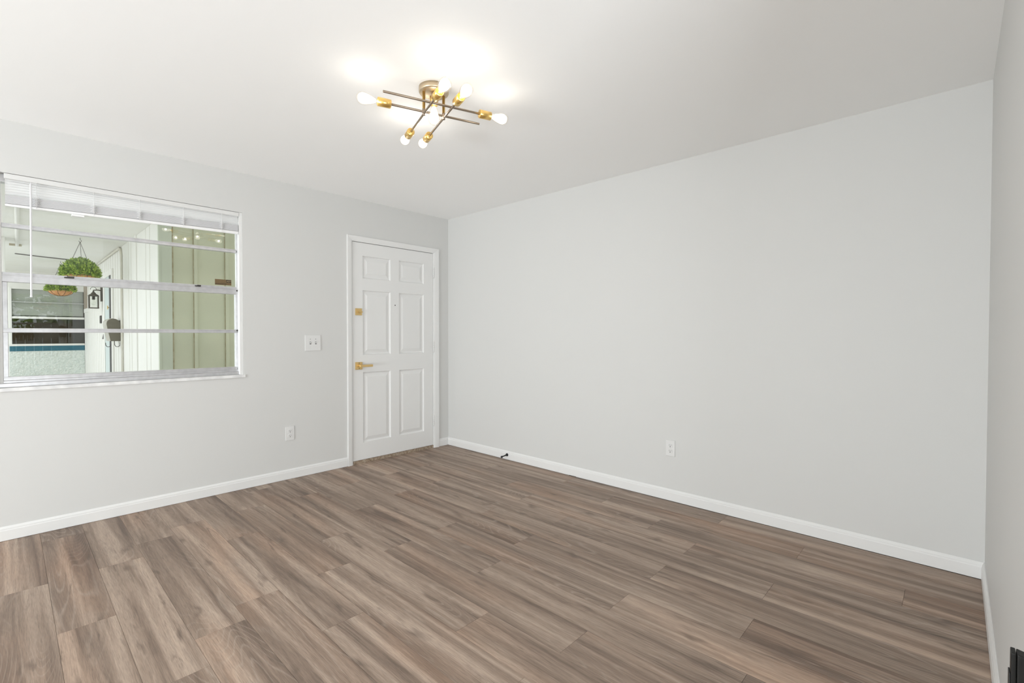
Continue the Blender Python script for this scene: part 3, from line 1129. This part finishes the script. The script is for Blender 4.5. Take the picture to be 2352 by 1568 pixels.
# brown board window further along
w3 = thing('window_3', (XC, 9.05, 1.7), kind='structure', label='brown paned opening near the far end of the siding wall')
obj('window_frame', MB().box(XC - 0.012, XC, 8.66, 9.46, 1.64, 2.30, 0.003), 'siding', w3)
obj('pane', MB().box(XC - 0.020, XC - 0.010, 8.78, 9.36, 1.72, 2.22), 'brown_glass', w3)

# wall lantern
LY = 6.70
ln = thing('wall_lantern', (XC, LY, 1.78), label='dark metal wall lantern with clear glass beside the pale door', cat='lantern')
obj('backplate', MB().box(XC - 0.022, XC, LY - 0.06, LY + 0.06, 1.76, 2.02, 0.004), 'lantern_metal', ln)
LX = XC - 0.115
m = MB()
pts = [(XC - 0.02, LY, 1.945), (XC - 0.06, LY, 1.952), (LX, LY, 1.945), (LX, LY, 1.915)]
m.tube(pts, 0.009, 8)
pts = [(LX + 0.04 * math.cos(a), LY, 1.955 + 0.045 * math.sin(a)) for a in [PI * i / 10 for i in range(11)]]
m.tube(pts, 0.004, 6)
obj('arm', m, 'lantern_metal', ln)
m = MB()
m.lathe([(0, 1.93 - 1.60), (0.012, 1.93 - 1.60), (0.016, 0.31), (0.03, 0.30), (0.034, 0.285), (0.066, 0.262), (0.074, 0.25), (0.074, 0.242), (0, 0.242)], (LX, LY, 1.60), (0, 0, 1), 24)
cw = 0.058
m.box(LX - 0.068, LX + 0.068, LY - 0.068, LY + 0.068, 1.635, 1.65, 0.002)
for sx in (-1, 1):
    for sy in (-1, 1):
        m.box(LX + sx * cw - 0.006, LX + sx * cw + 0.006, LY + sy * cw - 0.006, LY + sy * cw + 0.006, 1.64, 1.85)
obj('cage', m, 'lantern_metal', ln)
m = MB()
m.box(LX - 0.050, LX + 0.050, LY - 0.050, LY + 0.050, 1.65, 1.845)
obj('glass_panel', m, 'lantern_glass', ln)
m = MB().cyl((LX, LY, 1.845), (LX, LY, 1.785), 0.02, 14)
obj('socket', m, 'lantern_metal', ln)
m = MB().lathe([(0.013, 0), (0.016, 0.015), (0.028, 0.045), (0.030, 0.065), (0.022, 0.088), (0, 0.098)], (LX, LY, 1.785), (0, 0, -1), 18)
obj('bulb', m, 'lantern_glass', ln)

# small dark plates on the siding
m = MB().box(XC - 0.018, XC, 6.80, 6.92, 1.385, 1.52, 0.004)
obj('doorbell_plate', m, 'black_metal', label='small dark plate on the siding under the wall lantern', cat='doorbell')
m = MB().prism([(XC, 1.205), (XC - 0.02, 1.205), (XC - 0.035, 1.115), (XC, 1.115)], 'y', 6.40, 6.46)
obj('wall_bracket', m, 'black_metal', label='small dark wedge bracket low on the siding beside the mailbox', cat='bracket')

# mailbox: arched profile against the wall
mbx = thing('mailbox', (XC, 5.45, 1.1), label='dark bronze arched mailbox with paper hooks on the siding wall', cat='mailbox')
MX = XC - 0.165
poly = [(XC - 0.02, 1.10), (XC - 0.02, 1.33)]
for i in range(13):
    a = PI * i / 12
    cx, rr = (XC - 0.02 + MX) / 2, (XC - 0.02 - MX) / 2
    poly.append((cx + rr * math.cos(a), 1.352 + rr * 0.95 * math.sin(a)))
poly += [(MX, 1.33), (MX + 0.040, 1.10)]
obj('body', MB().prism(poly, 'y', 4.72, 5.08), 'mail_dark', mbx)
pin = [(x, z) for x, z in poly if x <= cx + 1e-4]
pout = [(x - 0.006 * (1 if z < 1.4 else 0.5), z + (0.005 if z > 1.36 else 0.0)) for x, z in pin]
m = MB()
for k in range(len(pin) - 1):
    m.prism([pin[k], pin[k + 1], pout[k + 1], pout[k]], 'y', 4.722, 5.078)
obj('lid', m, 'mail_front', mbx, label='paler curved front lid')
for xc, sg_ in ((XC - 0.10, -1), (XC - 0.06, 1)):
    m = MB()
    pts = [(xc, 4.9, 1.10), (xc, 4.9, 1.05)]
    for i in range(1, 9):
        a = PI * i / 8
        pts.append((xc + sg_ * 0.03 * (1 - math.cos(a)), 4.9, 1.05 - 0.035 * math.sin(a)))
    pts.append((pts[-1][0], 4.9, 1.075))
    m.tube(pts, 0.0045, 6)
    obj('paper_hook', m, 'black_metal', mbx)
m = MB().box(XC - 0.02, XC, 4.74, 5.06, 1.10, 1.40, 0.003)
obj('backplate', m, 'mail_dark', mbx)

# cable and pipe on the porch ceiling
m = MB().tube([(-3.198, 6.595, HP - 0.008), (-2.9, 6.70, HP - 0.010), (-2.584, 6.812, HP - 0.008), (-2.3, 6.90, HP - 0.008)], 0.008, 6)
obj('ceiling_cable', m, 'chain', label='thin dark cable across the porch ceiling', cat='cable')
cp = thing('ceiling_conduit', (-3.2, 5.5, HP - 0.03), label='white conduit with a small bracket at the left of the porch ceiling', cat='conduit')
obj('tube', MB().tube([(-3.186, 5.5, HP - 0.02), (-3.212, 2.9, HP - 0.02), (-3.226, 1.5, HP - 0.02)], 0.018, 8), 'siding', cp)
obj('bracket', MB().box(-3.262, -3.14, 5.48, 5.56, HP - 0.022, HP, 0.003), 'shade_brown', cp)


# hanging baskets
def leaf(mb, p, d, upv, L, W):
    d = d.normalized()
    s = d.cross(upv)
    s = s.normalized() if s.length > 1e-4 else Vector((1, 0, 0))
    n = s.cross(d)
    pts = [p, p + d * L * 0.35 + s * W - n * W * 0.25, p + d * L * 0.75 + s * W * 0.8 - n * W * 0.15, p + d * L, p + d * L * 0.75 - s * W * 0.8 - n * W * 0.15, p + d * L * 0.35 - s * W - n * W * 0.25]
    mid = p + d * L * 0.5 + n * W * 0.3
    vs = [mb.bm.verts.new(q) for q in pts]
    vm = mb.bm.verts.new(mid)
    for i in range(6):
        mb.bm.faces.new((vs[i], vs[(i + 1) % 6], vm))


def basket(x, y, ztop, zmid, label, seed):
    rr = random.Random(seed)
    o = thing('hanging_plant', (x, y, zmid - 0.10), label=label, cat='hanging plant', group='hanging baskets under the porch ceiling')
    RB = 0.165
    m = MB()
    prof = []
    for i in range(9):
        a = PI / 2 * i / 8
        prof.append((RB * math.sin(a), zmid - 0.10 * math.cos(a)))
    prof += [(RB - 0.012, zmid), (0, zmid - 0.02)]
    m.lathe([(a, b - zmid) for a, b in prof], (x, y, zmid), (0, 0, 1), 28)
    obj('basket_liner', m, 'coir', o)
    m = MB()
    for kx in range(10):
        th = 2 * PI * kx / 10
        m.tube([(x + (RB + 0.003) * math.sin(a) * math.cos(th), y + (RB + 0.003) * math.sin(a) * math.sin(th), zmid - 0.102 * math.cos(a)) for a in [PI / 2 * i / 7 for i in range(8)]], 0.0030, 5)
    for rz, rrad in ((zmid, RB + 0.003),):
        m.tube([(x + rrad * math.cos(t), y + rrad * math.sin(t), rz) for t in [2 * PI * i / 24 for i in range(25)]], 0.0026, 5)
    obj('wire_frame', m, 'rib', o)
    m = MB()
    R = 0.205
    hh = ztop - zmid - 0.02
    for i in range(2300):
        u = rr.random()
        th = rr.random() * 2 * PI
        el = math.asin(u) if rr.random() < 0.82 else -rr.random() * 0.20
        d = Vector((math.cos(th) * math.cos(el), math.sin(th) * math.cos(el), math.sin(el)))
        k = 0.74 + 0.20 * rr.random()
        p = Vector((x + d.x * R * k, y + d.y * R * k, zmid + 0.01 + d.z * hh * k))
        dd = (d + Vector((rr.uniform(-.8, .8), rr.uniform(-.8, .8), rr.uniform(-.4, .9)))).normalized()
        leaf(m, p, dd, Vector((rr.uniform(-.4, .4), rr.uniform(-.4, .4), 1)), rr.uniform(0.028, 0.044), rr.uniform(0.0075, 0.0105))
    m.lathe([(0, hh * 0.74), (R * 0.42, hh * 0.66), (R * 0.68, hh * 0.36), (R * 0.72, 0.0), (0, -0.01)], (x, y, zmid), (0, 0, 1), 20)
    obj('foliage', m, 'leaf', o)
    for kx in range(3):
        th = 2 * PI * kx / 3 + 0.55
        m = MB()
        a = Vector((x + RB * math.cos(th), y + RB * math.sin(th), zmid))
        b = Vector((x, y, HP - 0.055))
        n = 36
        dirv = (b - a)
        side = dirv.cross(Vector((0, 0, 1))).normalized()
        for i in range(n):
            p0, p1 = a + dirv * (i / n), a + dirv * ((i + 1.25) / n)
            oth = side if i % 2 else dirv.cross(side).normalized()
            wv = oth * 0.0045
            m.tube([p0, (p0 + p1) / 2 + wv, p1, (p0 + p1) / 2 - wv, p0], 0.0017, 4)
        obj('chain', m, 'chain', o)
    m = MB()
    m.tube([(x, y, HP), (x, y, HP - 0.025)] + [(x + 0.012 * math.sin(a), y, HP - 0.041 + 0.015 * math.cos(a)) for a in [PI * i / 8 for i in range(1, 13)]], 0.0028, 6)
    obj('hook', m, 'chain', o)
    return o


basket(-2.632, 4.268, 2.195, 1.965, 'nearer hanging basket of bright green leaves above the meeting rail', 11)
basket(-2.650, 7.236, 2.14, 1.955, 'farther hanging basket with its orange liner showing below the meeting rail', 12)

# ------------------------------------------------------------------ garden behind, seen as a reflection in the window glass
m = MB().box(-14.0, 8.0, -20.0, -8.42, -0.15, -0.06)
obj('ground_garden', m, 'grass', kind='structure', base=(0, 0, 0))
gd = thing('door_3', ((GX0 + GX1) / 2, -8.36, 0.0), kind='structure')
m = MB()
for xa, xb, za, zb in ((GX0, GX0 + 0.04, 0, 1.98), (GX1 - 0.04, GX1, 0, 1.98), (GX0, GX1, 1.94, 1.98), (GX0, GX1, 0, 0.06)):
    m.box(xa, xb, -8.39, -8.33, za, zb, 0.002)
obj('door_frame', m, 'alu', gd)
obj('pane', MB().box(GX0 + 0.035, GX1 - 0.035, -8.365, -8.361, 0.05, 1.95), 'pane', gd)
fn = thing('garden_fence', (-2.5, -11.2, -0.06), label='brown wooden board fence mirrored in the window glass', cat='fence')
m = MB()
x = -5.0
while x < 0.5:
    m.box(x, x + 0.135, -11.22, -11.2, -0.05, 1.45, 0.003)
    x += 0.142
obj('board_panel', m, 'fence', fn)
m = MB()
m.box(-5.0, 0.5, -11.26, -11.22, 0.3, 0.39)
m.box(-5.0, 0.5, -11.26, -11.22, 1.1, 1.19)
obj('fence_rail', m, 'fence', fn)
tr = thing('garden_tree', (-2.2, -13.0, -0.06), label='leafy tree above the fence mirrored in the window glass', cat='tree')
obj('trunk', MB().cyl((-2.2, -13.0, -0.06), (-2.3, -13.0, 2.6), 0.16, 12, r1=0.09), 'bark', tr)
m = MB()
rr = random.Random(5)
for i in range(2600):
    d = Vector((rr.gauss(0, 1), rr.gauss(0, 1), rr.gauss(0, 1))).normalized()
    k = 0.55 + 0.45 * rr.random()
    p = Vector((-2.3 + d.x * 2.4 * k, -13.0 + d.y * 1.6 * k, 3.0 + d.z * 1.9 * k))
    leaf(m, p, Vector((rr.gauss(0, 1), rr.gauss(0, 1), rr.gauss(0, 1))), Vector((rr.gauss(0, 1), rr.gauss(0, 1), 1)), 0.22, 0.06)
obj('foliage', m, 'leaf', tr)
